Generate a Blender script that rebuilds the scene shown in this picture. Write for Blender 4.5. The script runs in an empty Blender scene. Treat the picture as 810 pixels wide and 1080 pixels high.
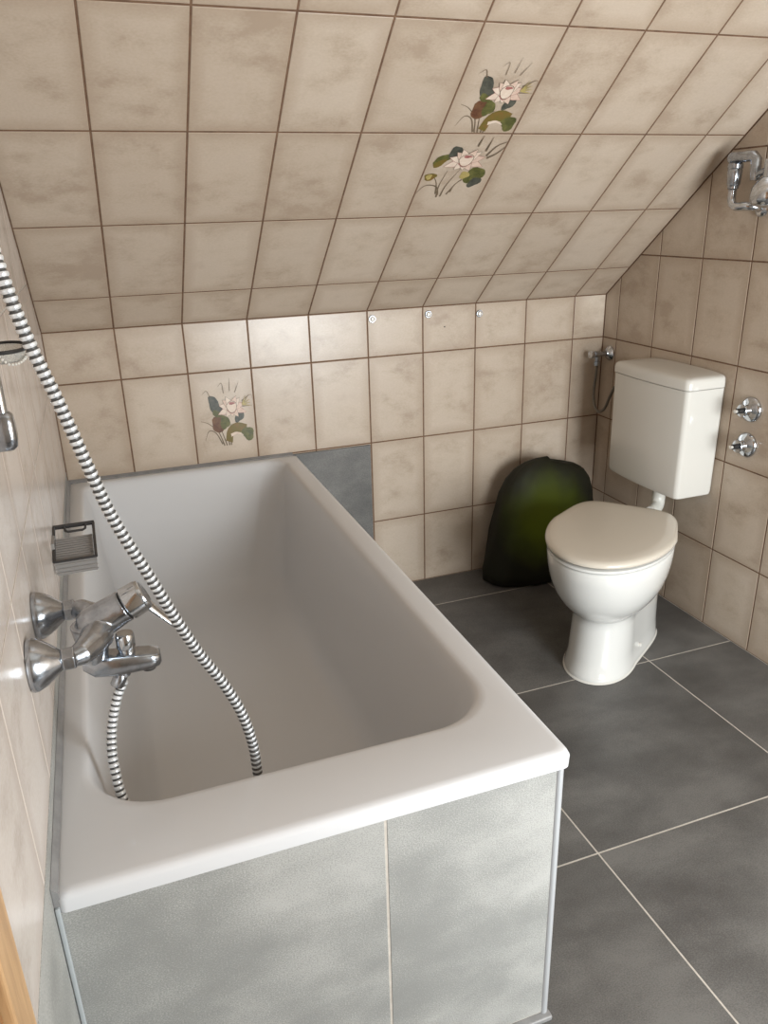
import bpy, bmesh, math, random
from math import sin, cos, pi, radians
from mathutils import Vector, Matrix
random.seed(7)
C = bpy.context.scene.collection

# ------------------------------------------------------------------ helpers
class MB:
    """collects verts / faces of ONE mesh object"""
    def __init__(s): s.v=[]; s.f=[]; s.m=[]; s.uv={}; s.rnd={}
    def add(s, vs, fs, mi=0):
        o=len(s.v); s.v+= [tuple(p) for p in vs]
        for f in fs:
            s.f.append(tuple(o+i for i in f)); s.m.append(mi)
        return o
    def rings(s, rs, cap0=True, cap1=True, mi=0, closed=True):
        n=len(rs[0]); vs=[p for r in rs for p in r]; fs=[]; 
        for k in range(len(rs)-1):
            for i in range(n if closed else n-1):
                j=(i+1)%n
                fs.append((k*n+i,k*n+j,(k+1)*n+j,(k+1)*n+i))
        if cap0: fs.append(tuple(range(n-1,-1,-1)))
        if cap1: fs.append(tuple((len(rs)-1)*n+i for i in range(n)))
        s.add(vs,fs,mi)
    def lathe(s, org, axis, prof, n=32, mi=0, cap0=True, cap1=True, ref=None, sy=1.0):
        """prof: list of (distance along axis, radius)"""
        o=Vector(org); a=Vector(axis).normalized()
        t=Vector(ref) if ref else (Vector((0,0,1)) if abs(a.z)<.9 else Vector((1,0,0)))
        e=(t-a*t.dot(a)).normalized(); g=a.cross(e)
        rs=[]
        for d,r in prof:
            r=max(r,1e-5)
            rs.append([o+a*d+e*(r*cos(2*pi*i/n))+g*(r*sy*sin(2*pi*i/n)) for i in range(n)])
        s.rings(rs,cap0,cap1,mi)
    def tube(s, pts, rad, n=16, mi=0, fmat=None):
        """rad: number or list per point; fmat: function segment index -> material slot"""
        P=[Vector(p) for p in pts]; N=len(P)
        if not hasattr(rad,'__len__'): rad=[rad]*N
        T=[]
        for i in range(N):
            a=P[max(i-1,0)]; b=P[min(i+1,N-1)]; T.append((b-a).normalized())
        t0=T[0]; e=Vector((0,0,1)) if abs(t0.z)<.9 else Vector((1,0,0))
        e=(e-t0*e.dot(t0)).normalized(); rs=[]
        for i in range(N):
            e=(e-T[i]*e.dot(T[i])).normalized(); g=T[i].cross(e)
            rs.append([P[i]+e*(rad[i]*cos(2*pi*k/n))+g*(rad[i]*sin(2*pi*k/n)) for k in range(n)])
        if fmat is None: s.rings(rs,mi=mi); return
        vs=[p for r in rs for p in r]; o=len(s.v); s.v+=[tuple(p) for p in vs]
        for k in range(N-1):
            for i in range(n):
                j=(i+1)%n
                s.f.append((o+k*n+i,o+k*n+j,o+(k+1)*n+j,o+(k+1)*n+i)); s.m.append(fmat(k))
        s.f.append(tuple(o+i for i in range(n-1,-1,-1))); s.m.append(0)
        s.f.append(tuple(o+(N-1)*n+i for i in range(n))); s.m.append(0)
    def box(s, lo, hi, mi=0):
        x0,y0,z0=lo; x1,y1,z1=hi
        vs=[(x0,y0,z0),(x1,y0,z0),(x1,y1,z0),(x0,y1,z0),(x0,y0,z1),(x1,y0,z1),(x1,y1,z1),(x0,y1,z1)]
        s.add(vs,[(3,2,1,0),(4,5,6,7),(0,1,5,4),(1,2,6,5),(2,3,7,6),(3,0,4,7)],mi)
    def build(s, name, mats, parent=None, smooth=35, bevel=0, subsurf=0, loc=None):
        me=bpy.data.meshes.new(name); me.from_pydata(s.v,[],s.f)
        if not isinstance(mats,(list,tuple)): mats=[mats]
        for m in mats: me.materials.append(m)
        for p,mi in zip(me.polygons,s.m): p.material_index=mi
        bm=bmesh.new(); bm.from_mesh(me); bmesh.ops.recalc_face_normals(bm,faces=bm.faces[:]); bm.to_mesh(me); bm.free()
        if smooth:
            me.shade_smooth(); me.set_sharp_from_angle(angle=radians(smooth))
        o=bpy.data.objects.new(name,me); C.objects.link(o)
        if parent is not None: o.parent=parent
        if loc: o.location=loc
        if bevel:
            b=o.modifiers.new('bevel','BEVEL'); b.width=bevel; b.segments=3; b.limit_method='ANGLE'; b.angle_limit=radians(40)
        if subsurf:
            b=o.modifiers.new('sub','SUBSURF'); b.levels=subsurf; b.render_levels=subsurf
        return o
def tag(o,label,cat,group=None):
    o['label']=label; o['category']=cat
    if group: o['group']=group
    return o
def thing(name,label,cat,loc=(0,0,0),group=None):
    o=bpy.data.objects.new(name,None); C.objects.link(o); o.location=loc; o.empty_display_size=.05
    return tag(o,label,cat,group)
def struct(o): o['kind']='structure'; return o
def copy_thing(root, loc, label):
    r=root.copy(); C.objects.link(r); r.location=loc; r['label']=label
    for ch in list(root.children):
        c=ch.copy(); C.objects.link(c); c.parent=r
        for g in ch.children:
            d=g.copy(); C.objects.link(d); d.parent=c
    return r
def spline(pts, n=200):
    """Catmull-Rom through pts, resampled to n evenly spaced points"""
    P=[Vector(p) for p in pts]; P=[P[0]*2-P[1]]+P+[P[-1]*2-P[-2]]; out=[]
    for i in range(1,len(P)-2):
        for k in range(40):
            t=k/40; a,b,c,d=P[i-1],P[i],P[i+1],P[i+2]
            out.append(.5*((2*b)+(c-a)*t+(2*a-5*b+4*c-d)*t*t+(3*b-a-3*c+d)*t**3))
    out.append(P[-2]); L=[0]
    for a,b in zip(out,out[1:]): L.append(L[-1]+(b-a).length)
    res=[]; j=0
    for k in range(n):
        s=L[-1]*k/(n-1)
        while j<len(L)-2 and L[j+1]<s: j+=1
        t=(s-L[j])/max(L[j+1]-L[j],1e-9); res.append(out[j].lerp(out[j+1],min(max(t,0),1)))
    return res,L[-1]

# ------------------------------------------------------------------ materials
def srgb(r,g,b):
    f=lambda c:(c/255/12.92) if c/255<=.04045 else ((c/255+.055)/1.055)**2.4
    return (f(r),f(g),f(b),1)
def principled(name, col=(.8,.8,.8,1), rough=.5, metal=0, spec=.5, trans=0, coat=0):
    m=bpy.data.materials.new(name); m.use_nodes=True; b=m.node_tree.nodes['Principled BSDF']
    b.inputs['Base Color'].default_value=col; b.inputs['Roughness'].default_value=rough; b.inputs['Metallic'].default_value=metal
    b.inputs['Specular IOR Level'].default_value=spec; b.inputs['Transmission Weight'].default_value=trans
    b.inputs['Coat Weight'].default_value=coat
    return m
def nodes(m): 
    nt=m.node_tree; return nt, nt.nodes, nt.links, nt.nodes['Principled BSDF']
def noise_col(m, c0, c1, scale=8, detail=6, lo=.3, hi=.7, stretch=(1,1,1), coords='Object', bump=0, bscale=200, rough_var=None):
    nt,N,L,b=nodes(m)
    tc=N.new('ShaderNodeTexCoord'); mp=N.new('ShaderNodeMapping'); mp.inputs['Scale'].default_value=stretch
    L.new(tc.outputs[coords],mp.inputs['Vector'])
    nz=N.new('ShaderNodeTexNoise'); nz.inputs['Scale'].default_value=scale; nz.inputs['Detail'].default_value=detail; nz.inputs['Roughness'].default_value=.62
    L.new(mp.outputs['Vector'],nz.inputs['Vector'])
    cr=N.new('ShaderNodeValToRGB'); e=cr.color_ramp.elements; e[0].position=lo; e[0].color=c0; e[1].position=hi; e[1].color=c1
    L.new(nz.outputs['Fac'],cr.inputs['Fac']); L.new(cr.outputs['Color'],b.inputs['Base Color'])
    if bump:
        n2=N.new('ShaderNodeTexNoise'); n2.inputs['Scale'].default_value=bscale; n2.inputs['Detail'].default_value=4
        L.new(mp.outputs['Vector'],n2.inputs['Vector'])
        bp=N.new('ShaderNodeBump'); bp.inputs['Strength'].default_value=bump; bp.inputs['Distance'].default_value=.001
        L.new(n2.outputs['Fac'],bp.inputs['Height']); L.new(bp.outputs['Normal'],b.inputs['Normal'])
    return m

def tile_material(name, lo_c, mid_c, hi_c, edge_c, rough, fine=.35, edge_amt=.55, cloud_scale=8.0, coat=0, grain=160):
    """ceramic tile: per-tile cloudy glaze, browner towards the tile's rim. UV = metres inside the tile, colour attribute = tile data"""
    m=principled(name,rough=rough,coat=coat); nt,N,L,b=nodes(m)
    uv=N.new('ShaderNodeUVMap'); uv.uv_map='tile'
    at=N.new('ShaderNodeVertexColor'); at.layer_name='tile_random'
    sep=N.new('ShaderNodeSeparateColor'); L.new(at.outputs['Color'],sep.inputs[0])
    sc=N.new('ShaderNodeVectorMath'); sc.operation='SCALE'; sc.inputs['Scale'].default_value=40
    L.new(at.outputs['Color'],sc.inputs[0])
    ad=N.new('ShaderNodeVectorMath'); L.new(uv.outputs['UV'],ad.inputs[0]); L.new(sc.outputs[0],ad.inputs[1])
    mp=N.new('ShaderNodeMapping'); mp.inputs['Scale'].default_value=(1,1.5,1); L.new(ad.outputs[0],mp.inputs['Vector'])
    n1=N.new('ShaderNodeTexNoise'); n1.inputs['Scale'].default_value=cloud_scale; n1.inputs['Detail'].default_value=7; n1.inputs['Roughness'].default_value=.58; n1.inputs['Distortion'].default_value=.15
    L.new(mp.outputs[0],n1.inputs['Vector'])
    n2=N.new('ShaderNodeTexNoise'); n2.inputs['Scale'].default_value=grain; n2.inputs['Detail'].default_value=3
    L.new(mp.outputs[0],n2.inputs['Vector'])
    mx=N.new('ShaderNodeMath'); mx.operation='MULTIPLY_ADD'; mx.inputs[1].default_value=fine*.35
    of=N.new('ShaderNodeMath'); of.operation='SUBTRACT'; of.inputs[1].default_value=.5; L.new(n2.outputs['Fac'],of.inputs[0])
    L.new(of.outputs[0],mx.inputs[0])
    L.new(n1.outputs['Fac'],mx.inputs[2])
    rd=N.new('ShaderNodeMath'); rd.operation='MULTIPLY_ADD'; rd.inputs[1].default_value=.10; L.new(sep.outputs[2],rd.inputs[0]); L.new(mx.outputs[0],rd.inputs[2])
    cr=N.new('ShaderNodeValToRGB'); e=cr.color_ramp.elements; e[0].position=.36; e[0].color=lo_c; e[1].position=.74; e[1].color=hi_c
    x=e.new(.55); x.color=mid_c
    L.new(rd.outputs[0],cr.inputs['Fac'])
    b_in=b.inputs['Base Color']
    if edge_amt>0:
        ua=N.new('ShaderNodeUVMap'); ua.uv_map='rim'      # rim.x = distance to nearest tile edge in metres
        su=N.new('ShaderNodeSeparateXYZ'); L.new(ua.outputs['UV'],su.inputs[0])
        wob=N.new('ShaderNodeMath'); wob.operation='MULTIPLY_ADD'; wob.inputs[1].default_value=-.16; L.new(n1.outputs['Fac'],wob.inputs[0]); L.new(su.outputs[0],wob.inputs[2])
        mr=N.new('ShaderNodeMapRange'); mr.interpolation_type='SMOOTHSTEP'; mr.inputs['From Min'].default_value=-.095; mr.inputs['From Max'].default_value=-.02
        mr.inputs['To Min'].default_value=edge_amt; mr.inputs['To Max'].default_value=0
        L.new(wob.outputs[0],mr.inputs['Value'])
        mc=N.new('ShaderNodeMix'); mc.data_type='RGBA'; L.new(mr.outputs[0],mc.inputs['Factor']); L.new(cr.outputs[0],mc.inputs['A']); mc.inputs['B'].default_value=edge_c
        L.new(mc.outputs['Result'],b_in)
    else: L.new(cr.outputs[0],b_in)
    bp=N.new('ShaderNodeBump'); bp.inputs['Strength'].default_value=.12; bp.inputs['Distance'].default_value=.0006
    L.new(n2.outputs['Fac'],bp.inputs['Height']); L.new(bp.outputs['Normal'],b.inputs['Normal'])
    return m

M={}
M['beige']=tile_material('beige_glazed_tile',srgb(166,148,130),srgb(190,175,158),srgb(210,197,182),srgb(150,128,107),.28,fine=.5)
M['beige_sheen']=tile_material('beige_tile_painted_sheen',srgb(176,164,154),srgb(202,193,185),srgb(219,212,206),srgb(168,152,140),.24,fine=.5)  # beige tile again, sky reflection on the left wall put into a paler colour
M['grout_brown']=noise_col(principled('brown_grout',rough=.9),srgb(92,68,52),srgb(122,95,74),scale=40)
M['grey_tile']=tile_material('grey_stone_tile',srgb(84,83,81),srgb(100,98,95),srgb(120,118,114),srgb(90,90,90),.48,fine=1.6,edge_amt=0,cloud_scale=5.0,grain=300)
M['panel_tile']=tile_material('bath_panel_tile',srgb(132,132,129),srgb(148,148,144),srgb(168,167,163),srgb(90,90,90),.5,fine=3.2,edge_amt=0,cloud_scale=5.0,grain=420)
M['floor_tile']=tile_material('dark_floor_tile',srgb(71,69,67),srgb(87,85,83),srgb(106,104,101),srgb(90,90,90),.42,fine=1.8,edge_amt=0,cloud_scale=3.6,grain=300)
M['grout_light']=noise_col(principled('light_grout',rough=.9),srgb(168,160,150),srgb(190,183,173),scale=60)
M['acrylic']=principled('white_acrylic',srgb(204,204,205),.28,spec=.45,coat=.1)
M['ceramic']=principled('white_ceramic',srgb(214,213,209),.10,spec=.5,coat=.5)
M['plastic_white']=principled('white_plastic',srgb(208,205,198),.14,spec=.5)
M['seat_plastic']=principled('cream_seat_plastic',srgb(198,190,177),.22,spec=.5)
M['chrome']=noise_col(principled('chrome',rough=.12,metal=1),srgb(190,195,201),srgb(212,216,221),scale=30)
M['chrome_worn']=noise_col(principled('worn_chrome',rough=.2,metal=1),srgb(150,155,162),srgb(190,195,202),scale=60,bump=.15,bscale=160)
M['rib']=principled('hose_rib',srgb(222,224,226),.3,metal=.5)
M['groove']=principled('hose_groove',srgb(78,77,76),.5,metal=.3)
M['dark']=principled('dark_rubber',srgb(34,32,31),.6)
M['silicone']=noise_col(principled('grey_silicone',rough=.45),srgb(118,117,117),srgb(140,139,138),scale=30)
M['steel_trim']=principled('brushed_steel_trim',srgb(188,190,192),.32,metal=.35)
M['wood']=noise_col(principled('oak_wood',rough=.45),srgb(150,116,80),srgb(190,154,112),scale=5,stretch=(14,14,1.2),bump=.2,bscale=60)
M['wood_dark']=noise_col(principled('dark_oak_wood',rough=.5),srgb(112,76,42),srgb(150,106,64),scale=5,stretch=(14,14,1.2))
M['smoke']=principled('smoked_plastic',srgb(138,135,132),.2,spec=.6,metal=.2)
M['clear']=principled('clear_plastic',srgb(232,230,224),.08,trans=.75)
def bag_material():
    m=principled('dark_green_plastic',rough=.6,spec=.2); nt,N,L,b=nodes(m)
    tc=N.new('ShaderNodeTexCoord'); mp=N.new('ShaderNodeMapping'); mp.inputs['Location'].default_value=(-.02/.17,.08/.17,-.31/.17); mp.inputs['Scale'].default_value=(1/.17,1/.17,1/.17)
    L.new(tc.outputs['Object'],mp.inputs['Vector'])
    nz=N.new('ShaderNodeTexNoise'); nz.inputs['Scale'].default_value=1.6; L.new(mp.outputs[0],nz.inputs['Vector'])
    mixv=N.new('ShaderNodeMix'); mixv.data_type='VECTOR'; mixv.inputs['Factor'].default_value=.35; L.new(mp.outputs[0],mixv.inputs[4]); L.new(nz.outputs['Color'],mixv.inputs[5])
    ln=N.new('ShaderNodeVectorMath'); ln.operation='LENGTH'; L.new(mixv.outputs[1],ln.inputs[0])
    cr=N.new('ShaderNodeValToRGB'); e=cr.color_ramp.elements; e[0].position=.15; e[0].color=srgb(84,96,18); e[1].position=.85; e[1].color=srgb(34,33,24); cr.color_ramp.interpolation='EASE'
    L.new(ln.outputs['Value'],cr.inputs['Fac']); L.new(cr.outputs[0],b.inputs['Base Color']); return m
M['bag']=bag_material()
M['paint']=noise_col(principled('white_paint',rough=.85),srgb(222,218,210),srgb(230,226,219),scale=3)
M['bead']=principled('white_metal_bead',srgb(238,236,230),.2,metal=.5)

# ------------------------------------------------------------------ measured room
W=.2; A0=.2018; CR=1.9349; TH=.2991; ZJ=1.023; HZ=.8683; ANG=.6804; S0=.1589; D0=.0811; WR=.1985
CEIL=2.40; YB=-2.98
SRUN=(CEIL-ZJ)/math.tan(ANG); SLEN=(CEIL-ZJ)/sin(ANG)

def clip(poly, axis, val, keep_less):
    out=[]
    for i in range(len(poly)):
        a=poly[i]; b=poly[(i+1)%len(poly)]
        ina=(a[axis]<=val) if keep_less else (a[axis]>=val); inb=(b[axis]<=val) if keep_less else (b[axis]>=val)
        if ina: out.append(a)
        if ina!=inb:
            t=(val-a[axis])/(b[axis]-a[axis]); out.append((a[0]+t*(b[0]-a[0]),a[1]+t*(b[1]-a[1])))
    return out
def area(p): return .5*sum(p[i][0]*p[(i+1)%len(p)][1]-p[(i+1)%len(p)][0]*p[i][1] for i in range(len(p)))
def inset(poly,d):
    """offset a convex counter-clockwise polygon inwards by d"""
    n=len(poly); lines=[]
    for i in range(n):
        a=poly[i]; b=poly[(i+1)%n]; dx,dy=b[0]-a[0],b[1]-a[1]; l=math.hypot(dx,dy)
        if l<1e-7: continue
        lines.append((-dy/l,dx/l,(-dy/l)*a[0]+(dx/l)*a[1]+d))
    big=[(-50,-50),(50,-50),(50,50),(-50,50)]
    for nx,ny,c in lines:
        out=[]
        for i in range(len(big)):
            a=big[i]; b=big[(i+1)%len(big)]; da=nx*a[0]+ny*a[1]-c; db=nx*b[0]+ny*b[1]-c
            if da>=0: out.append(a)
            if (da>=0)!=(db>=0):
                t=da/(da-db); out.append((a[0]+t*(b[0]-a[0]),a[1]+t*(b[1]-a[1])))
        big=out
        if len(big)<3: return []
    return big

def tiled(name, org, U, V, poly, us, vs, gap, mat, grout, parent=None, skip=(), back=.06, drop=.0012, chamfer=.0012, margin=0):
    """a slab whose face carries real tiles (bevelled) over a recessed grout bed; one mesh"""
    org=Vector(org); U=Vector(U); V=Vector(V); Nn=U.cross(V).normalized()
    P=lambda p,h: org+U*p[0]+V*p[1]+Nn*h
    verts=[]; faces=[]; mi=[]; uvt=[]; uvr=[]; rnd=[]
    def face(idx,m,t,r,c): faces.append(idx); mi.append(m); uvt.append(t); uvr.append(r); rnd.append(c)
    if area(poly)<0: poly=poly[::-1]
    # backing slab
    slab=inset(poly,-margin) if margin else poly
    o=len(verts); n=len(slab)
    verts+= [P(p,-drop) for p in slab]+[P(p,-back) for p in slab]
    z=[(0,0)]
    face(tuple(o+i for i in range(n)),1,[p for p in slab],z*n,(0,0,0,1))
    face(tuple(o+n+i for i in range(n-1,-1,-1)),1,z*n,z*n,(0,0,0,1))
    for i in range(n):
        j=(i+1)%n; face((o+i,o+n+i,o+n+j,o+j),1,z*4,z*4,(0,0,0,1))
    for a in range(len(us)-1):
        for b in range(len(vs)-1):
            if (a,b) in skip: continue
            c=poly
            for ax,val,kl in ((0,us[a],False),(0,us[a+1],True),(1,vs[b],False),(1,vs[b+1],True)):
                c=clip(c,ax,val,kl)
                if len(c)<3: break
            if len(c)<3 or abs(area(c))<2e-5: continue
            lo=inset(c,gap/2); 
            hi=inset(c,gap/2+chamfer)
            mid=inset(c,gap/2+.035)
            if len(lo)<3 or len(hi)!=len(lo): continue
            rc=(random.random(),random.random(),random.random(),1)
            w=.5
            def rimd(p,cell=(us[a],us[a+1],vs[b],vs[b+1])): return min(p[0]-cell[0],cell[1]-p[0],p[1]-cell[2],cell[3]-p[1])
            loc=lambda p:(p[0]-us[a],p[1]-vs[b])
            k=len(lo); o=len(verts)
            verts+= [P(p,-drop-.001) for p in lo]+[P(p,-chamfer*.5) for p in lo]+[P(p,0) for p in hi]
            for i in range(k):
                j=(i+1)%k
                face((o+i,o+j,o+k+j,o+k+i),0,[loc(lo[i]),loc(lo[j]),loc(lo[j]),loc(lo[i])],[(0,0)]*4,rc)
                face((o+k+i,o+k+j,o+2*k+j,o+2*k+i),0,[loc(lo[i]),loc(lo[j]),loc(hi[j]),loc(hi[i])],[(rimd(lo[i]),0),(rimd(lo[j]),0),(rimd(hi[j]),0),(rimd(hi[i]),0)],rc)
            if len(mid)==k:
                q=len(verts); verts+= [P(p,0) for p in mid]
                for i in range(k):
                    j=(i+1)%k
                    face((o+2*k+i,o+2*k+j,q+j,q+i),0,[loc(hi[i]),loc(hi[j]),loc(mid[j]),loc(mid[i])],[(rimd(hi[i]),0),(rimd(hi[j]),0),(rimd(mid[j]),0),(rimd(mid[i]),0)],rc)
                face(tuple(q+i for i in range(k)),0,[loc(p) for p in mid],[(rimd(p),0) for p in mid],rc)
            else:
                face(tuple(o+2*k+i for i in range(k)),0,[loc(p) for p in hi],[(rimd(p),0) for p in hi],rc)
    me=bpy.data.meshes.new(name); me.from_pydata([tuple(v) for v in verts],[],faces)
    me.materials.append(mat); me.materials.append(grout)
    l1=me.uv_layers.new(name='tile'); l2=me.uv_layers.new(name='rim'); ca=me.color_attributes.new('tile_random','FLOAT_COLOR','CORNER')
    l1=me.uv_layers['tile']; l2=me.uv_layers['rim']; ca=me.color_attributes['tile_random']
    for p,m,t,r,c in zip(me.polygons,mi,uvt,uvr,rnd):
        p.material_index=m
        for k,li in enumerate(p.loop_indices):
            l1.data[li].uv=t[k]; l2.data[li].uv=r[k]; ca.data[li].color=c
    ob=bpy.data.objects.new(name,me); C.objects.link(ob)
    if parent is not None: ob.parent=parent
    return ob
def lines(start,step,lo,hi):
    k0=math.floor((lo-start)/step); out=[]
    while start+k0*step<hi+step: out.append(start+k0*step); k0+=1
    return out

# --- back wall
ucols=[-.2+A0-.0001]+[A0+k*W for k in range(0,8+1)]+[CR+.2]
ucols=[0-.001]+[A0+k*W for k in range(0,9)]+[CR+.1]
vback=[-.1,HZ-2*TH,HZ-TH,HZ,HZ+TH]
GX=A0+4*W-.006
back=tiled('wall_back',(0,0,0),(1,0,0),(0,0,1),[(0,0),(CR,0),(CR,ZJ),(0,ZJ)],ucols,vback,.0045,M['beige'],M['grout_brown'],skip={(2,2)},margin=.04)
struct(back)
# grey tiles fixed against the back wall where the bath meets it
gb=tiled('grey_tile',(0,-.0085,0),(1,0,0),(0,0,1),[(.66,.0),(GX,.0),(GX,HZ-TH-.004),(.66,HZ-TH-.004)],[-1,3],[-1,3],.0,M['grey_tile'],M['grey_tile'],parent=back,back=.008)
gb['label']='dark grey stone-look tile'
b=MB(); b.lathe((1.283,-.0002,.951),(0,-1,0),[(-.003,.0025),(.0003,.0025)],n=12); hb=b.build('screw_hole',M['dark'],back); hb['label']='small dark drilled hole'
# --- sloping wall
c_,s_=cos(ANG),sin(ANG)
vsl=[0-.001]+[S0+k*TH for k in range(0,8)]
slope=tiled('ceiling_slope',(0,0,ZJ),(1,0,0),(0,-c_,s_),[(0,0),(CR,0),(CR,SLEN),(0,SLEN)],ucols,vsl,.0048,M['beige'],M['grout_brown'],skip={(5,2),(5,3)},margin=.04)
struct(slope)
# --- right wall (u = -y)
uright=[-.02,D0]+[D0+k*WR for k in range(1,18)]
vright=[-.1]+[HZ+k*TH for k in range(-2,7)]
right=tiled('wall_right',(CR,0,0),(0,-1,0),(0,0,1),[(0,0),(-YB,0),(-YB,CEIL),(SRUN,CEIL),(0,ZJ)],uright,vright,.0045,M['beige'],M['grout_brown'],margin=.04); struct(right)
# --- left wall (u = y)
LZ=.602
uleft=sorted([-.11-.2*k for k in range(0,17)])+[.1]
HL=.877
vleft=[HL-TH+.02]+[HL+k*TH for k in range(0,7)]
left=tiled('wall_left',(0,0,0),(0,1,0),(0,0,1),[(0,LZ),(0,ZJ),(-SRUN,CEIL),(YB,CEIL),(YB,LZ)],uleft,vleft,.004,M['beige_sheen'],M['grout_light'],margin=.04)  # light grout here: glare along this wall's joints put into the colour
struct(left)
lg=tiled('grey_tile',(0,0,0),(0,1,0),(0,0,1),[(0,0),(0,LZ-.001),(YB,LZ-.001),(YB,0)],[-3.6,-3.1,-2.5,-1.9,-1.3,.1],[-.1,LZ],.003,M['panel_tile'],M['grout_light'],parent=left,margin=.04,drop=.001)
lg['label']='grey stone-look tiling below the beige tiles'
# --- floor
ux=[1.017+.6*k for k in range(-3,3)]; vy=[-.209-.599*k for k in range(-1,7)][::-1]
floor=tiled('floor',(0,0,0),(1,0,0),(0,1,0),[(0,YB),(CR,YB),(CR,0),(0,0)],ux,vy,.0042,M['floor_tile'],M['grout_light'],drop=.0006,chamfer=.0006,margin=.04)
struct(floor)
# --- flat ceiling and the wall behind the photographer, with a window
b=MB(); b.box((0,YB,CEIL),(CR,-SRUN,CEIL+.06)); struct(b.build('ceiling',M['paint'],smooth=0))
WX0,WX1,WZ0,WZ1=1.0,1.85,.30,1.50              # window in the wall behind the photographer
b=MB()
b.box((-.06,YB-.12,0),(WX0,YB,CEIL)); b.box((WX1,YB-.12,0),(CR+.06,YB,CEIL)); b.box((WX0,YB-.12,0),(WX1,YB,WZ0)); b.box((WX0,YB-.12,WZ1),(WX1,YB,CEIL))
struct(b.build('wall_front',M['paint'],smooth=0))
b=MB(); f=.05
b.box((WX0,YB-.09,WZ0),(WX0+f,YB-.04,WZ1)); b.box((WX1-f,YB-.09,WZ0),(WX1,YB-.04,WZ1)); b.box((WX0+f,YB-.09,WZ0),(WX1-f,YB-.04,WZ0+f)); b.box((WX0+f,YB-.09,WZ1-f),(WX1-f,YB-.04,WZ1))
win=struct(b.build('window_1',M['plastic_white'],smooth=0,bevel=.004))
b=MB(); b.box((WX0+f,YB-.068,WZ0+f),(WX1-f,YB-.062,WZ1-f)); b.build('pane',principled('window_glass',(1,1,1,1),.0,trans=1.0),parent=win,smooth=0)
# --- oak door frame and door on the left wall beside the camera
b=MB(); b.box((.0005,-2.02,0),(.02,-1.967,2.05)); b.box((.0005,-2.86,2.0),(.02,-2.02,2.05)); b.box((.0005,-2.913,0),(.02,-2.86,2.05))
dr=struct(b.build('trim_1',M['wood'],smooth=0,bevel=.003))
b=MB(); b.box((.0005,-2.86,0.005),(.012,-2.02,2.0)); struct(b.build('door_1',M['wood_dark'],smooth=0,bevel=.002))

# ------------------------------------------------------------------ water-lily prints on three tiles
PC={}
def pm(name,c0,c1,sc=60): PC[name]=len(PC); return noise_col(principled('print_'+name,rough=.3),c0,c1,scale=sc,detail=4)
print_mats=[pm('pink',srgb(196,168,152),srgb(213,190,174)),pm('pale',srgb(218,202,186),srgb(206,184,168)),pm('slate',srgb(52,54,50),srgb(92,92,82)),
  pm('brown',srgb(84,52,40),srgb(120,88,62)),pm('green',srgb(62,66,34),srgb(108,106,62)),pm('olive',srgb(122,92,50),srgb(98,96,44)),pm('line',srgb(96,84,68),srgb(120,104,86)),pm('rose',srgb(140,84,82),srgb(168,112,104)),pm('straw',srgb(178,160,104),srgb(150,136,84))]
def blob(cx,cy,rx,ry,rot=0,n=18,wob=.12,seed=0):
    R=random.Random(seed); ph=R.random()*6; out=[]
    for i in range(n):
        a=2*pi*i/n; r=1+wob*sin(3*a+ph)+wob*.5*sin(5*a+2*ph)
        x=rx*r*cos(a); y=ry*r*sin(a); out.append((cx+x*cos(rot)-y*sin(rot),cy+x*sin(rot)+y*cos(rot)))
    return out
def petal(cx,cy,l,w,rot,n=9):
    L=[];Rr=[]
    for i in range(n+1):
        t=i/n; h=w*sin(pi*t**.8)*(1-.15*t); L.append((t*l,h)); Rr.append((t*l,-h))
    pts=L+Rr[::-1][1:-1]
    return [(cx+x*cos(rot)-y*sin(rot),cy+x*sin(rot)+y*cos(rot)) for x,y in pts]
def ribbon(pts,w,taper=True):
    P,_=spline([(p[0],p[1],0) for p in pts],14); out=[];o2=[]
    for i,p in enumerate(P):
        a=P[max(i-1,0)];q=P[min(i+1,13)];d=(q-a).normalized(); hw=w*(1-(i/13)*.8 if taper else 1)
        out.append((p.x-d.y*hw,p.y+d.x*hw)); o2.append((p.x+d.y*hw,p.y-d.x*hw))
    return out+o2[::-1]
def sq(P,cy): return [(x,cy+(y-cy)*.78) for x,y in P]
def lily(cx,cy,s,S):
    """a lily bloom: outer petals with rosy outlines, inner cup"""
    for i,(a,l) in enumerate(((200,.95),(340,.95),(168,.8),(12,.85),(232,.62),(305,.66),(270,.5),(140,.72),(42,.74),(62,.7),(118,.7))):
        r=radians(a); S.append((sq(petal(cx,cy-.02*s,l*s*1.04,.205*s,r),cy),'rose' if i<4 else 'line')); S.append((sq(petal(cx,cy-.02*s,l*s*1.01,.19*s,r),cy),'pink' if i%2 else 'pale'))
    S.append((blob(cx,cy+.02*s,.34*s,.27*s,seed=2,wob=.05),'line')); S.append((blob(cx,cy+.02*s,.31*s,.245*s,seed=2,wob=.05),'pale')); S.append((blob(cx+.02*s,cy+.17*s,.2*s,.06*s,seed=3),'rose'))
    S.append((ribbon([(cx-.3*s,cy-.12*s),(cx,cy-.28*s),(cx+.35*s,cy-.1*s)],.02*s),'rose'))
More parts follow.
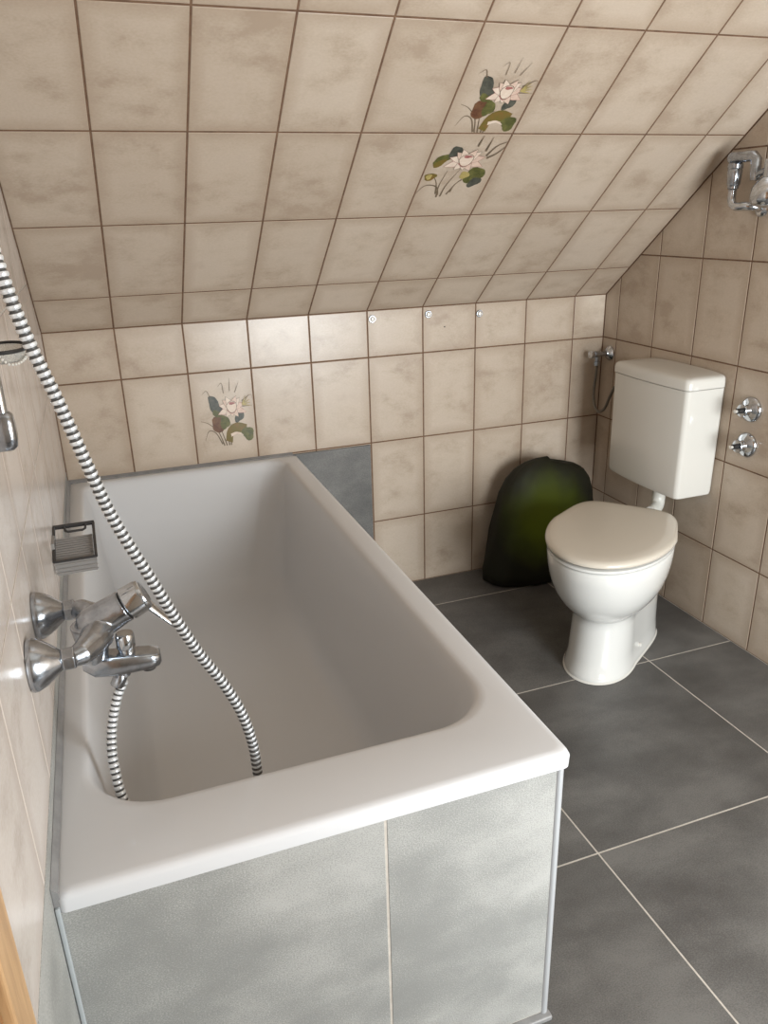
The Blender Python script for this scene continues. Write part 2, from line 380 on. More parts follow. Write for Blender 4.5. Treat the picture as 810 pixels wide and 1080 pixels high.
def design_a():
    S=[]
    for pts in ([(.46,.18),(.38,.34),(.24,.44),(.12,.475)],[(.50,.18),(.42,.38),(.36,.47)],[(.54,.18),(.53,.32),(.6,.42)],[(.43,.2),(.34,.33),(.23,.36),(.16,.26)],[(.57,.18),(.58,.3),(.68,.36)]): S.append((ribbon(pts,.010),'line'))
    S.append((blob(.42,.43,.14,.09,.1,seed=4),'brown')); S.append((blob(.5,.44,.08,.075,.3,seed=9),'green'))
    S.append((blob(.74,.49,.085,.055,.5,seed=5),'slate')); 
    S.append((ribbon([(.54,.22),(.58,.33),(.70,.37),(.84,.34)],.055,False),'olive')); S.append((blob(.86,.29,.10,.075,-.3,seed=6),'green')); S.append((ribbon([(.58,.29),(.68,.31),(.78,.28)],.018),'pale'))
    S.append((blob(.345,.65,.075,.10,.35,seed=7),'slate')); S.append((blob(.42,.585,.09,.05,-.5,seed=8),'slate')); S.append((blob(.39,.54,.08,.035,-.3,seed=8),'green'))
    lily(.63,.60,.25,S)
    for pts in ([(.3,.73),(.25,.80),(.17,.76)],[(.52,.76),(.5,.87),(.43,.83)],[(.62,.78),(.63,.92)],[(.7,.76),(.78,.88)],[(.8,.66),(.95,.72),(.98,.66)],[(.8,.6),(.97,.6)]): S.append((ribbon(pts,.0045),'line'))
    for a in range(-10,80,18): S.append((ribbon([(.80,.62),(.80+.14*cos(radians(a)),.62+.11*sin(radians(a)))],.009),'straw'))
    return S
def design_b():
    S=[]
    for pts in ([(.38,.30),(.40,.46),(.5,.68)],[(.33,.29),(.30,.46),(.33,.66)],[(.46,.33),(.55,.5),(.66,.55)],[(.34,.32),(.27,.44),(.1,.46),(.0,.34)],[(.5,.36),(.52,.46),(.62,.58)],[(.30,.34),(.24,.5),(.15,.6)]): S.append((ribbon(pts,.012),'line'))
    S.append((blob(.74,.60,.15,.10,.3,seed=11),'green')); S.append((blob(.79,.50,.10,.06,.4,seed=12),'slate')); S.append((blob(.60,.60,.07,.05,0,seed=13),'straw'))
    S.append((blob(.12,.58,.085,.05,.1,seed=14),'olive')); S.append((blob(.1,.58,.04,.035,.1,seed=15),'straw'))
    S.append((blob(.21,.82,.15,.05,.35,seed=16),'green')); S.append((blob(.33,.90,.09,.075,.6,seed=17),'slate')); S.append((blob(.17,.76,.09,.04,.5,seed=18),'olive'))
    lily(.52,.80,.30,S)
    for pts in ([(.78,.86),(.86,.98),(.98,1.04)],[(.80,.83),(.92,.9),(1.0,1.0)],[(.74,.92),(.76,1.1)],[(.6,.98),(.62,1.12)]): S.append((ribbon(pts,.012),'line'))
    return S
def deco_tile(org,U,V,w,h,design,label,vs):
    """the tile itself plus its printed flower as a raised-glaze part"""
    org=Vector(org);U=Vector(U);V=Vector(V);Nn=U.cross(V)
    t=tiled('decorative_tile',org+Nn*-.0003,U,V,[(0,0),(w,0),(w,h),(0,h)],[0,w],[0,h],.0045,M['beige'],M['grout_brown'],back=.0011,drop=.001)
    tag(t,label,'tile','water lily tiles')
    b=MB(); e=.0002
    for i,(poly,mat) in enumerate(design):
        hgt=.0001+e*.25*i
        pts=[org+U*(max(.014,min(.986,p[0]))*w)+V*(max(.012,min(.988,p[1]/vs))*h)+Nn*hgt for p in poly]
        b.add(pts,[tuple(range(len(pts)))],PC[mat])
    p=b.build('flower_print',print_mats,parent=t,smooth=0)
    p['label']='pink water lily print with dark leaves'
    return t
dt1=deco_tile((A0+1*W,0,HZ-TH),(1,0,0),(0,0,1),W,TH,design_a(),'beige tile with a water lily print on the low back wall above the bath',1.0)
su=lambda t:(0,-c_*t,ZJ+s_*t)
o1=Vector(su(S0+1*TH)); o1.x=A0+4*W
deco_tile(o1,(1,0,0),(0,-c_,s_),W,TH,[([(p[0],p[1]) for p in poly],m) for poly,m in design_b()],'lower of the touching pair of water lily tiles on the slope',1.13)
o2=Vector(su(S0+2*TH)); o2.x=A0+4*W
deco_tile(o2,(1,0,0),(0,-c_,s_),W,TH,[([(p[0],p[1]-.18) for p in poly],m) for poly,m in design_a()],'upper of the touching pair of water lily tiles on the slope',1.0)

# ------------------------------------------------------------------ bathtub
def rrect(x0,x1,y0,y1,r,z,n=12,k=.0):
    """rounded rectangle ring (ccw); r = radius or (r at far corners, r at near corners)"""
    if not hasattr(r,'__len__'): r=(r,r)
    out=[]
    for cx,cy,a0,rr in ((x1,y1,0,r[0]),(x0,y1,90,r[0]),(x0,y0,180,r[1]),(x1,y0,270,r[1])):
        ox=cx-rr if cx==x1 else cx+rr; oy=cy-rr if cy==y1 else cy+rr
        for i in range(n+1):
            a=radians(a0+90*i/n); out.append((ox+rr*cos(a),oy+rr*sin(a),z))
    return out
TZ=.5655; TX=.7285; TY=-1.692
tub=thing('bathtub','white bathtub sunk in a grey tiled surround below the sloping wall','bathtub',(0,0,0))
b=MB()
X0,X1,Y0,Y1=.003,TX,TY,-.012
rs=[rrect(X0+.014,X1-.014,Y0+.014,Y1-.01,.008,TZ-.030),
    rrect(X0,X1-.001,Y0+.001,Y1,.012,TZ-.0285),
    rrect(X0,X1,Y0,Y1,.013,TZ-.010),
    rrect(X0+.001,X1-.0025,Y0+.0025,Y1-.001,.014,TZ-.004),
    rrect(X0+.003,X1-.007,Y0+.007,Y1-.004,.015,TZ-.0008),
    rrect(X0+.008,X1-.014,Y0+.016,Y1-.010,.016,TZ),
    rrect(.034,.686,-1.573,-.030,(.06,.105),TZ-.0012),
    rrect(.041,.678,-1.564,-.037,(.06,.11),TZ-.003),
    rrect(.0455,.673,-1.559,-.043,(.062,.11),TZ-.007),
    rrect(.049,.669,-1.5555,-.049,(.064,.11),TZ-.016),
    rrect(.058,.659,-1.546,-.064,(.068,.112),TZ-.045),
    rrect(.072,.643,-1.525,-.10,(.085,.118),TZ-.15),
    rrect(.088,.625,-1.500,-.145,(.10,.125),TZ-.27),
    rrect(.100,.612,-1.480,-.175,(.11,.13),TZ-.33),
    rrect(.118,.594,-1.455,-.20,(.115,.13),TZ-.365),
    rrect(.145,.567,-1.425,-.235,(.12,.13),TZ-.384),
    rrect(.19,.52,-1.37,-.30,(.12,.12),TZ-.391),
    rrect(.27,.44,-1.2,-.5,(.08,.08),TZ-.394)]
b.rings(rs,cap0=False,cap1=True)
rs2=[rs[0],rrect(.045,.690,-1.585,-.035,(.06,.1),TZ-.034),rrect(.06,.66,-1.52,-.10,.11,TZ-.2),rrect(.10,.62,-1.46,-.18,.12,TZ-.38),rrect(.16,.55,-1.40,-.26,.1,TZ-.41)]
b.rings(rs2,cap0=False,cap1=True)
b.build('tub_shell',M['acrylic'],tub,smooth=50)
b=MB(); b.lathe((.36,-1.22,TZ-.3945),(0,0,1),[(0,.036),(.0025,.036),(.004,.033),(.003,.02),(.003,.001)],n=32); b.build('drain',M['chrome'],tub)
# tiled surround
AX=.7165; AY=-1.686; AZ=.5365
pan=thing('bath_surround','grey stone-look tiled surround boxing in the white bathtub','bath panel',(0,0,0))
fr=tiled('front_panel',(0,AY,0),(1,0,0),(0,0,1),[(0.001,.012),(AX,.012),(AX,AZ),(.001,AZ)],[-.2,.43,1.0],[-.1,.9],.0042,M['panel_tile'],M['grout_light'],parent=pan,back=.03,drop=.0008,chamfer=.0006)
sd=tiled('side_panel',(AX,0,0),(0,1,0),(0,0,1),[(AY+.031,.012),(-.01,.012),(-.01,AZ),(AY+.031,AZ)],[-1.8,-1.3,-.7,-.1,.1],[-.1,.9],.0042,M['panel_tile'],M['grout_light'],parent=pan,back=.03,drop=.0008,chamfer=.0006)
b=MB(); b.lathe((AX-.0045,AY+.0045,.004),(0,0,1),[(0,.0075),(AZ-.005,.0075)],n=20); e=b.build('corner_trim',M['steel_trim'],pan); e['label']='steel edge strip on the outer corner'
b=MB(); b.box((.001,AY-.012,0),(AX+.006,AY+.004,.011)); b.box((AX-.01,AY+.004,0),(AX+.006,-.012,.011)); e=b.build('base_strip',M['silicone'],pan,bevel=.003); e['label']='grey strip at the floor'
# silicone joints
b=MB()
b.rings([[(0.0005,y,TZ-.028),(.009,y,TZ-.020),(.008,y,TZ+.0015),(.0005,y,TZ+.010)] for y in (-.006,-.6,-1.2,TY+.004)])
b.rings([[(x,-.0005,TZ-.02),(x,-.014,TZ-.01),(x,-.013,TZ+.0012),(x,-.0005,TZ+.007)] for x in (.001,.35,TX-.012)])
struct(b.build('trim_2',M['silicone'],smooth=60))
b=MB(); b.box((.0005,AY-.0065,.0),(.0065,AY-.0005,AZ+.01)); struct(b.build('trim_3',principled('pale_joint',srgb(158,163,165),.5),smooth=0,bevel=.002))

# ------------------------------------------------------------------ bath mixer on the left wall
TYC=-1.408; TZC=.768; DY=.075
mix=thing('bath_mixer','chrome single-lever bath mixer tap on the left wall above the tub','tap',(0,TYC,TZC))
for s in (1,-1):
    b=MB(); b.lathe((.001,s*DY,0),(1,0,0),[(0,.0355),(.003,.0368),(.008,.0362),(.018,.0315),(.028,.0245),(.035,.0185),(.039,.0155),(.042,.0125)],n=40); b.build('wall_rosette',M['chrome_worn'],mix)
    b=MB(); b.lathe((.041,s*DY,0),(1,0,0),[(0,.0135),(.002,.0172),(.017,.0172),(.019,.0135)],n=6); b.build('union_nut',M['chrome_worn'],mix,smooth=20,bevel=.0012)
ax=Vector((.90,0,.42)).normalized()
b=MB()
for s in (1,-1): b.tube([(.054,s*DY,0),(.066,s*DY*.93,0),(.08,s*DY*.62,.0),(.09,s*.02,.0)],[.0135,.0165,.0200,.0235],n=20)
b.lathe((.076,0,.002),ax,[(-.012,.012),(-.004,.023),(.008,.0275),(.03,.026),(.05,.0245),(.062,.0245)],n=32)
b.tube([(.078,0,.010),(.080,0,-.02),(.079,0,-.058)],[.026,.024,.017],n=24)
bd=b.build('body',M['chrome_worn'],mix)
r_=bd.modifiers.new('fuse','REMESH'); r_.mode='VOXEL'; r_.voxel_size=.0016; r_.use_smooth_shade=True
s1=bd.modifiers.new('soft','SMOOTH'); s1.factor=.5; s1.iterations=4
p0=Vector((.076,0,.002))+ax*.062
b=MB(); b.lathe(p0,ax,[(0,.0225),(.002,.0225)],n=32); b.build('ring_gap',M['dark'],mix)
b=MB(); b.lathe(p0+ax*.002,ax,[(0,.0235),(.002,.0255),(.024,.0245),(.03,.022),(.031,.018),(.0295,.001)],n=40)
hd=b.build('lever_cap',M['chrome'],mix)
pe=p0+ax*.026
ld=Vector((.62,0,-.78)).normalized()
b=MB(); st=pe+Vector((.008,0,-.016))
rs=[]
for t,wd,tk in ((-.012,.012,.006),(0,.0125,.007),(.02,.010,.0055),(.045,.0075,.004),(.064,.005,.003),(.067,.003,.002)):
    c=st+ld*t; n=Vector((ld.z,0,-ld.x))*-1
    rs.append([c+Vector((0,1,0))*(wd*cos(2*pi*i/16))+n*(tk*sin(2*pi*i/16)) for i in range(16)])
b.rings(rs); b.build('lever',M['chrome'],hd)
b=MB(); rs=[]
for x,hw,zt,zb in ((.060,.012,-.046,-.062),(.075,.018,-.042,-.075),(.10,.0205,-.0445,-.078),(.13,.0205,-.048,-.0785),(.156,.0195,-.051,-.0785),(.167,.017,-.054,-.076),(.171,.011,-.058,-.072)):
    zc=(zt+zb)/2; hh=(zt-zb)/2; ring=[]
    for i in range(24):
        a=2*pi*i/24; ca=cos(a); sa=sin(a); e=.5
        ring.append((x,hw*math.copysign(abs(ca)**e,ca),zc+hh*math.copysign(abs(sa)**e,sa)))
    rs.append(ring)
b.rings(rs); sp=b.build('spout',M['chrome_worn'],mix,smooth=50)
b=MB(); b.lathe((.152,0,-.0775),(0,0,-1),[(0,.010),(.006,.010),(.0065,.008),(.003,.007)],n=24); b.build('aerator',M['dark'],sp)
b=MB(); b.lathe((.124,0,-.048),(0,0,1),[(0,.012),(.008,.012),(.0085,.0136),(.010,.0142),(.028,.0138),(.031,.0125),(.032,.001)],n=32); b.build('diverter_knob',M['chrome'],sp)
b=MB(); b.lathe((.114,0,-.076),(0,0,-1),[(0,.0105),(.010,.0105),(.012,.008)],n=24); b.build('hose_outlet',M['chrome_worn'],mix)

# shower hose (one thing): outlet -> dips into the tub -> up and out of the frame to the hand shower
hose=thing('shower_hose','ribbed chrome shower hose looping from the bath tap down into the tub','shower hose',(.113,TYC,TZC-.075))
hl=hose.location.copy()
HP=[(.112,-1.408,.672),(.098,-1.412,.645),(.084,-1.424,.60),(.080,-1.45,.555),(.092,-1.475,.49),(.15,-1.485,.41),(.22,-1.495,.372),(.272,-1.497,.40),(.287,-1.50,.47),(.286,-1.50,.515),(.283,-1.50,.572),(.271,-1.50,.632),(.249,-1.50,.69),(.222,-1.503,.745),(.195,-1.51,.813),(.172,-1.515,.877),(.137,-1.52,.971),(.116,-1.53,1.054),(.097,-1.53,1.131),(.078,-1.53,1.20),(.064,-1.53,1.272),(.050,-1.50,1.36)]
HP=[Vector(p)-hl for p in HP]
n_=10; _,L_=spline(HP,10); ribs=int(L_/.0086); P_,_=spline(HP,ribs*5+1)
rad=[(.0078,.0081,.0078,.0064,.0064)[i%5] for i in range(len(P_))]
b=MB(); b.tube(P_,rad,n=18,fmat=lambda k:1 if k%5 in(2,3) else 0)
b.build('hose_tube',[M['rib'],M['groove']],hose,smooth=30)
b=MB(); d_=Vector((-.012,-.005,-.022)).normalized(); o_=Vector((.1140,-1.408,.690))-hl
b.lathe(o_,d_,[(0,.007),(.006,.0075),(.0065,.0095),(.010,.0105),(.024,.0105),(.0265,.009)],n=24); b.build('hose_nut',M['chrome_worn'],hose)

# shower rail end and clear soap tray at the left edge of the picture
RY=-1.40; RX=.020
rail=thing('shower_rail','chrome shower riser rail on the left wall, its lower end bracket showing','shower rail',(0,RY,1.07))
b=MB(); b.lathe((RX,0,0.005),(0,0,1),[(0,.0085),(.75,.0085)],n=24); b.build('pole',M['chrome'],rail)
b=MB(); rs=[]
for z,s in ((-.024,.6),(-.020,.86),(-.008,1),(.012,1),(.022,.9),(.026,.65)):
    rs.append([(.0005+(RX+.014)*(.5+.5*math.copysign(abs(cos(a))**.6,cos(a)))*s**.4,.015*s*math.copysign(abs(sin(a))**.6,sin(a)),z) for a in [2*pi*i/24 for i in range(24)]])
b.rings(rs); b.build('end_bracket',M['chrome_worn'],rail,smooth=45)
ty=-1.24; tz=1.150
tray=thing('soap_tray','clear round plastic soap tray hanging on the left wall behind the shower hose','soap dish',(0,ty,tz))
b=MB(); b.lathe((.021,0,0),(0,0,1),[(-.012,.004),(-.013,.022),(-.010,.03),(.004,.034),(.006,.0335),(.004,.031),(-.008,.027),(-.010,.02),(-.009,.002)],n=40,sy=1.6); b.v=[(max(x,.001),y,z) for x,y,z in b.v]; b.build('bowl',M['clear'],tray)
b=MB(); b.tube([(max(.001,.021+.034*cos(a)),.0545*sin(a),.006) for a in [2*pi*i/40 for i in range(41)]],.0028,n=8); b.build('rim',M['dark'],tray)
ch=thing('plug_chain','string of small white metal beads lying in the clear soap tray','bead chain',(0.021,ty,tz))
b=MB()
cp,_=spline([(-.016,-.050,.013),(-.006,-.056,.008),(.002,-.0575,-.002),(.010,-.056,-.010),(.020,-.048,-.011),(.028,-.036,-.008),(.034,-.02,-.002)],17)
for p in cp: b.lathe(p-Vector((0,0,.002)),(0,0,1),[(0,.0003),(.0006,.0014),(.002,.002),(.0034,.0014),(.004,.0003)],n=10)
b.build('beads',M['bead'],ch)

# grey soap dish fixed to the left wall over the far part of the tub
sdsh=thing('soap_dish','slatted smoky grey soap dish on the left wall behind the mixer tap','soap dish',(0,-.80,.712))
LY=-.125; LZd=-.028; DX=.086
def sp_(x,t,h=0): return (x,LY*t,LZd*t+h)
b=MB()
for (a,c,r) in ((sp_(.002,0),sp_(DX,0),.0050),(sp_(.004,0),sp_(.004,1),.0032),(sp_(DX-.002,0),sp_(DX-.002,1),.0032),(sp_(.002,1),sp_(DX,1),.0028)): b.tube([a,c],r,n=10)
b.build('rim',principled('dark_smoked_plastic',srgb(58,56,56),.25,metal=.3),sdsh)
b=MB()
for i in range(11):
    t=.30+.66*i/10; b.tube([sp_(.006,t,-.006),sp_(DX-.006,t,-.006)],.0026,n=8)
b.build('slats',M['smoke'],sdsh)
b=MB(); b.box((-.003,-.085,-.030),(.006,-.035,-.004)); b.build('wall_bracket',M['smoke'],sdsh,smooth=0,bevel=.001)
b=MB(); b.tube([sp_(.025,.02),sp_(.027,.14),sp_(.032,.18),sp_(.062,.18),sp_(.067,.14),sp_(.068,.02)],.0026,n=8); b.build('grip',principled('dark_grip_plastic',srgb(50,48,48),.3),sdsh)
b=MB(); rs=[]
for t,h0,h1 in ((.99,-.001,-.030),(1.02,-.002,-.029)): rs.append([sp_(.004,t,h0),sp_(DX-.001,t,h0),sp_(DX-.003,t,h1),sp_(.006,t,h1)])
b.rings(rs)
for k in range(3): b.tube([sp_(.004,1.03,-.006-.009*k),sp_(DX-.001,1.03,-.006-.009*k)],.0016,n=8)
b.build('front_wall',M['smoke'],sdsh,smooth=30)
# ------------------------------------------------------------------ toilet (turned out of the corner)
TH_=radians(40)
toi=thing('toilet','white floor-standing toilet with closed cream lid, turned out of the corner','toilet',(1.655,-.595,0))
toi.rotation_euler=(0,0,pi+TH_)       # local +x points to the front of the pan
def egg(z,front,back,hwf,hwb,ac=.22,ef=1.0,eb=.45,n=72,lift=None):
    out=[]
    for i in range(n):
        a=2*pi*i/n; ca,sa=cos(a),sin(a)
        if ca>=0: x=ac+(front-ac)*abs(ca)**ef; y=abs(sa)**(1.0)
        else: x=ac-(ac-back)*abs(ca)**eb; y=abs(sa)**eb
        t=(x-back)/(front-back); hw=hwb+(hwf-hwb)*min(1,max(0,(x-back)/(ac-back))) if x<ac else hwf
        out.append((x,math.copysign(y,sa)*hw,z if lift is None else z+lift(x,y*hw)))
    return out
b=MB()
F=dict(ef=.82)
rs=[egg(0,.374,-.085,.104,.138,.2,**F),egg(.010,.375,-.085,.1045,.138,.2,**F),egg(.018,.370,-.085,.101,.136,.2,**F),egg(.06,.357,-.085,.096,.133,.2,**F),egg(.11,.346,-.085,.095,.131,.2,**F),egg(.16,.340,-.085,.092,.130,.2,**F),egg(.184,.340,-.085,.092,.130,.2,**F),
    egg(.192,.347,-.08,.098,.130,.2),egg(.202,.362,-.075,.108,.130,.2),egg(.221,.388,-.07,.125,.131,.2),egg(.246,.412,-.07,.142,.133,.2),egg(.28,.435,-.07,.159,.136,.2),egg(.32,.453,-.07,.170,.139,.2),egg(.36,.465,-.07,.1765,.143,.2),egg(.392,.470,-.07,.178,.146,.2),egg(.399,.468,-.068,.176,.144,.2),egg(.401,.462,-.062,.170,.138,.2)]
b.rings(rs)
b.build('bowl',M['ceramic'],toi,smooth=60)
def lidz(x,y): return 0
E=dict(eb=.34)
rs=[egg(.4045,.452,.01,.160,.125,.2,**E),egg(.4048,.472,-.002,.178,.142,.2,**E),egg(.408,.476,-.003,.180,.144,.2,**E),egg(.414,.475,-.003,.1795,.143,.2,**E),egg(.4165,.465,0,.172,.138,.2,**E)]
b=MB(); b.rings(rs); b.build('seat',M['ceramic'],toi,smooth=50)
rs=[egg(.4215,.452,.01,.160,.125,.2,**E),egg(.4218,.477,-.004,.1815,.146,.2,**E),egg(.426,.481,-.006,.184,.149,.2,**E),egg(.432,.480,-.006,.1835,.149,.2,**E),egg(.4375,.474,-.002,.179,.145,.2,**E),egg(.4405,.462,.004,.169,.138,.2,**E),egg(.4425,.43,.02,.145,.12,.2,**E),egg(.4435,.36,.06,.095,.08,.2,**E),egg(.444,.25,.15,.03,.025,.2,**E)]
b=MB(); b.rings(rs); b.build('lid',M['seat_plastic'],toi,smooth=50)
for s in (1,-1):
    b=MB(); b.lathe((-.012,s*.075,.401),(0,0,1),[(0,.016),(.012,.016),(.022,.014),(.025,.010),(.026,.001)],n=20); b.build('hinge',M['seat_plastic'],toi)
b=MB(); b.lathe((.16,.1045,.045),(0,1,.12),[(-.004,.007),(.003,.007),(.006,.004),(.0065,.0005)],n=16); b.build('fixing_cap',M['plastic_white'],toi)
b=MB(); rs=[egg(-.0,.380,-.087,.108,.142,.2,**F),egg(.004,.377,-.086,.106,.140,.2,**F),egg(.006,.373,-.085,.103,.137,.2,**F)]; b.rings([[(x,y,max(z,.0006)) for x,y,z in r] for r in rs],cap0=False,cap1=False); e=b.build('sealant_bead',M['plastic_white'],toi); e['label']='pale silicone bead around the foot'

# cistern on the right wall
CX=CR-.142; cyc=-.466
cis=thing('cistern','white plastic toilet cistern hung on the right wall above the toilet','cistern',(CR,cyc,.465))
def cring(z,dep,hw,r,bow=.012,n=8,yo=0):
    """plan of the tank: back on the wall, softly bowed front"""
    pts=rrect(-dep,-.004,-hw,hw,r,z,n)
    dense=[]
    for i,p in enumerate(pts):
        q=pts[(i+1)%len(pts)]; dense.append(p)
        if i%(n+1)==n:
            for k in range(1,12): dense.append(tuple(p[j]+(q[j]-p[j])*k/12 for j in range(3)))
    out=[]
    for x,y,zz in dense:
        f=max(0,min(1,(-x-.004)/(dep-.004)))
        out.append((x-bow*f*(1-(y/hw)**2),y+yo,zz))
    return out
b=MB()
b.rings([cring(-.012,.120,.155,.010),cring(-.016,.134,.170,.013),cring(-.012,.142,.177,.014),cring(0,.1455,.180,.014),cring(.12,.146,.1815,.014),cring(.333,.147,.183,.014),cring(.334,.145,.181,.014)])
b.build('tank',M['plastic_white'],cis,smooth=45)
b=MB()
b.rings([cring(.3355,.147,.183,.014),cring(.3365,.150,.186,.016),cring(.354,.150,.186,.016),cring(.364,.148,.184,.016),cring(.3695,.142,.178,.016),cring(.3725,.126,.162,.016),cring(.375,.09,.12,.014),cring(.376,.05,.06,.008)])
cl=b.build('tank_lid',M['plastic_white'],cis,smooth=45)
b=MB(); b.lathe((-.085,-.07,.3715),(0,0,1),[(0,.0045),(.002,.004),(.0024,.001)],n=16); b.build('button_dot',M['dark'],cl)
b=MB(); pp,_=spline([(-.078,-.022,-.005),(-.078,-.022,-.045),(-.080,-.024,-.07),(-.092,-.034,-.09),(-.13,-.055,-.10)],24); b.tube(pp,[.0215]*24,n=24); b.lathe((-.078,-.022,-.012),(0,0,-1),[(0,.029),(.008,.029),(.010,.024)],n=24); fp=b.build('flush_pipe',principled('pale_pipe',srgb(214,212,204),.3),cis)

# angle valve with braided hose in the corner beside the cistern
av=thing('angle_valve','chrome angle valve with a looped hose in the corner left of the cistern','valve',(CR,-.052,.815))
b=MB(); b.lathe((-.001,0,0),(-1,0,0),[(0,.026),(.004,.0265),(.010,.022),(.016,.012),(.02,.0105)],n=32); b.build('rosette',M['chrome'],av)
b=MB(); b.lathe((-.018,0,0),(-1,0,0),[(0,.009),(.028,.009),(.03,.012),(.05,.012),(.052,.008)],n=24); b.lathe((-.055,0,.004),(0,0,-1),[(0,.010),(.03,.0095),(.031,.012),(.045,.012),(.046,.007)],n=6); b.build('valve_body',M['chrome_worn'],av,smooth=25)
b=MB(); b.lathe((-.068,0,0),(-1,.0,.0),[(0,.007),(.006,.013),(.010,.0145),(.020,.0135),(.022,.006)],n=8); b.build('handle',M['chrome'],av,smooth=25)
pp,_=spline([(-.055,0,-.038),(-.056,.002,-.09),(-.058,.004,-.15),(-.060,-.01,-.19),(-.062,-.04,-.207),(-.064,-.08,-.185),(-.065,-.11,-.13),(-.066,-.14,-.09),(-.066,-.19,-.075),(-.066,-.24,-.075)],70)
b=MB(); b.tube(pp,.0052,n=12); b.build('supply_hose',principled('braided_grey_hose',srgb(112,106,98),.4,metal=.5),av)

# two concealed stop valves on the right wall
def stop_valve(z,label,y=-.757):
    t=thing('stop_valve',label,'valve',(CR,y,z),'stop valves beside the cistern')
    b=MB(); b.lathe((-.0005,0,0),(-1,0,0),[(-.003,.036),(0,.037),(.004,.038),(.008,.0365),(.013,.031),(.016,.022),(.019,.016),(.030,.013),(.034,.0125)],n=40); b.build('rosette',M['chrome'],t)
    b=MB(); b.lathe((-.033,0,0),(-1,0,0),[(0,.0105),(.003,.0185),(.006,.0195),(.008,.0185),(.0085,.010)],n=32); b.build('collar',M['chrome'],t)
    b=MB(); b.lathe((-.041,0,0),(-1,0,0),[(0,.008),(.016,.008),(.0165,.005)],n=16); sp=b.build('spindle',M['dark'],t)
    b=MB(); b.lathe((-.0573,0,0),(-1,0,0),[(0,.005),(.008,.005),(.009,.003)],n=12); b.build('tip',M['bead'],sp)
    return t
v1=stop_valve(.754,'chrome stop valve right of the cistern, upper of the two')
v2=copy_thing(v1,(CR,-.759,.646),'chrome stop valve right of the cistern, lower of the two')

# chrome trap fitting high on the right wall
pf=thing('pipe_fitting','chrome pipe fitting with elbow and bell high on the right wall','pipe fitting',(CR,-.668,1.305))
X=-.055
b=MB(); b.tube([(X,.055,.135),(X,.0,.136),(X,-.022,.135),(X,-.034,.126),(X,-.036,.075)],[.0145,.0145,.0145,.0140,.0125],n=20); b.lathe((X,.062,.135),(0,-1,0),[(0,.012),(.003,.0155),(.012,.0155),(.014,.0145)],n=20); b.build('top_tube',M['chrome_worn'],pf,smooth=50)
b=MB(); b.lathe((X,.040,.122),(0,0,-1),[(0,.017),(.003,.0205),(.014,.0205),(.016,.0185),(.020,.0200),(.056,.0175),(.060,.015),(.066,.015),(.068,.0115),(.078,.011)],n=28); b.build('valve_cylinder',M['chrome_worn'],pf,smooth=30)
pp,_=spline([(X,.040,.05),(X,.040,.030),(X,.034,.016),(X+.002,.018,.009),(X+.010,-.004,.010),(X+.03,-.02,.008),(-.006,-.022,.004)],24)
b=MB(); b.tube(pp,[.0115]*24,n=18); b.build('elbow',M['chrome'],pf,smooth=50)
b=MB(); b.lathe((-.0005,-.022,.004),(-1,0,0),[(0,.023),(.004,.0235),(.009,.019),(.012,.010)],n=32); b.build('wall_rosette',M['chrome'],pf)
b=MB(); b.lathe((X,-.088,.066),(0,0,-1),[(-.060,.015),(-.058,.0175),(-.016,.0175),(-.012,.024),(.0,.034),(.012,.041),(.034,.044),(.048,.040),(.058,.028),(.062,.012)],n=40); b.build('bell',M['chrome'],pf,smooth=40)
b=MB(); b.tube([(X,-.036,.08),(X,-.052,.092),(X,-.088,.10)],.009,n=16); b.tube([(X+.02,-.088,.04),(-.002,-.088,.04)],.012,n=16); b.build('link_pipe',M['chrome_worn'],pf)

# three screw caps along the top of the back wall
def cap(x,z,label):
    t=thing('screw_cap',label,'screw cap',(x,0,z),'screw caps under the slope')
    b=MB(); b.lathe((0,0,0),(0,-1,0),[(-.0005,.0125),(.002,.0128),(.004,.0115)],n=24); b.build('washer',M['chrome_worn'],t)
    b=MB(); b.lathe((0,-.004,0),(0,-1,0),[(0,.0085),(.004,.0082),(.007,.006),(.0085,.001)],n=24); b.build('head',M['bead'],t)
    return t
k1=cap(1.019,.995,'chrome screw cap under the slope, first right of the bath')
copy_thing(k1,(1.2216,0,.997),'chrome screw cap under the slope, middle of three')
copy_thing(k1,(1.4157,0,.987),'chrome screw cap under the slope, nearest the toilet')

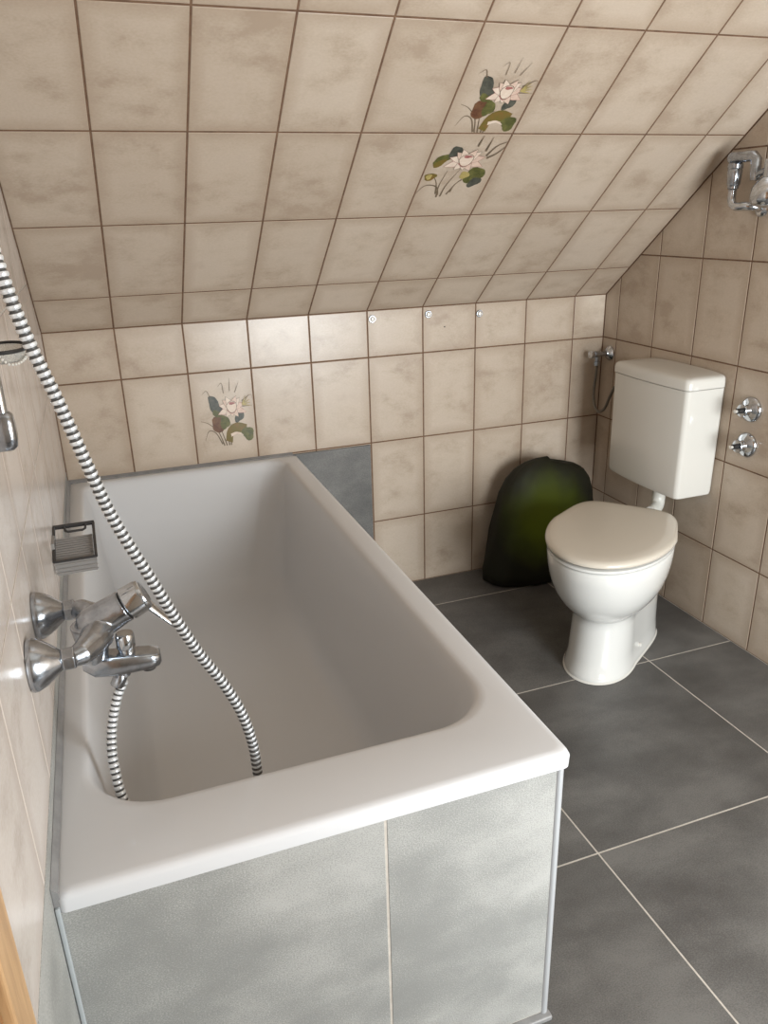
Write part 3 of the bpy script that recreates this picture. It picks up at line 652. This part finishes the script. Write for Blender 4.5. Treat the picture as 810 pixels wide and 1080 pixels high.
# dark green bundle slumped in the corner behind the toilet
b=MB(); rs=[]
prof=[(0,.205,.085),(.008,.222,.098),(.05,.226,.106),(.12,.220,.106),(.2,.211,.102),(.28,.200,.095),(.34,.187,.086),(.39,.168,.072),(.425,.140,.055),(.445,.105,.038),(.456,.06,.02),(.459,.015,.006)]
for z,rx,ry in prof:
    ring=[]
    for i in range(96):
        a=2*pi*i/96; w=1+.018*sin(3*a+z*9)+.014*sin(9*a-z*14)+.010*sin(17*a+z*30); ca,sa=cos(a),sin(a); e=.8
        ring.append((rx*w*math.copysign(abs(ca)**e,ca)+.03*(z/.45)**2,ry*w*math.copysign(abs(sa)**e,sa),z*(1-.03*ca*(z/.45))))
    rs.append(ring)
b.rings(rs)
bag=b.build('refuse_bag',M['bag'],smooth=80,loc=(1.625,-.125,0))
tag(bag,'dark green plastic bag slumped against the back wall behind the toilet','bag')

# ------------------------------------------------------------------ light and camera
def area_light(name,loc,rot,sx,sy,en,col):
    l=bpy.data.lights.new(name,'AREA'); l.shape='RECTANGLE'; l.size=sx; l.size_y=sy; l.energy=en; l.color=col
    o=bpy.data.objects.new(name,l); C.objects.link(o); o.location=loc; o.rotation_euler=rot; return o
area_light('window_daylight',((WX0+WX1)/2,YB+.004,(WZ0+WZ1)/2),(radians(90),0,0),WX1-WX0-.1,WZ1-WZ0-.1,68,(.93,.98,1.0))
w=bpy.data.worlds.new('World'); bpy.context.scene.world=w; w.use_nodes=True
bg=w.node_tree.nodes['Background']; bg.inputs['Color'].default_value=(.75,.86,1,1); bg.inputs['Strength'].default_value=1.5
cam=bpy.data.cameras.new('camera'); co=bpy.data.objects.new('camera',cam); C.objects.link(co)
co.location=(.1507,-2.498,1.3245); co.rotation_euler=(1.203,.026,-.3528)
cam.sensor_fit='VERTICAL'; cam.sensor_height=24; cam.lens=24*819.86/1080; cam.clip_start=.01
sc=bpy.context.scene; sc.camera=co
sc.view_settings.view_transform='Standard'; sc.view_settings.look='None'; sc.view_settings.gamma=1; sc.view_settings.exposure=0.0; sc.view_settings.use_curve_mapping=False
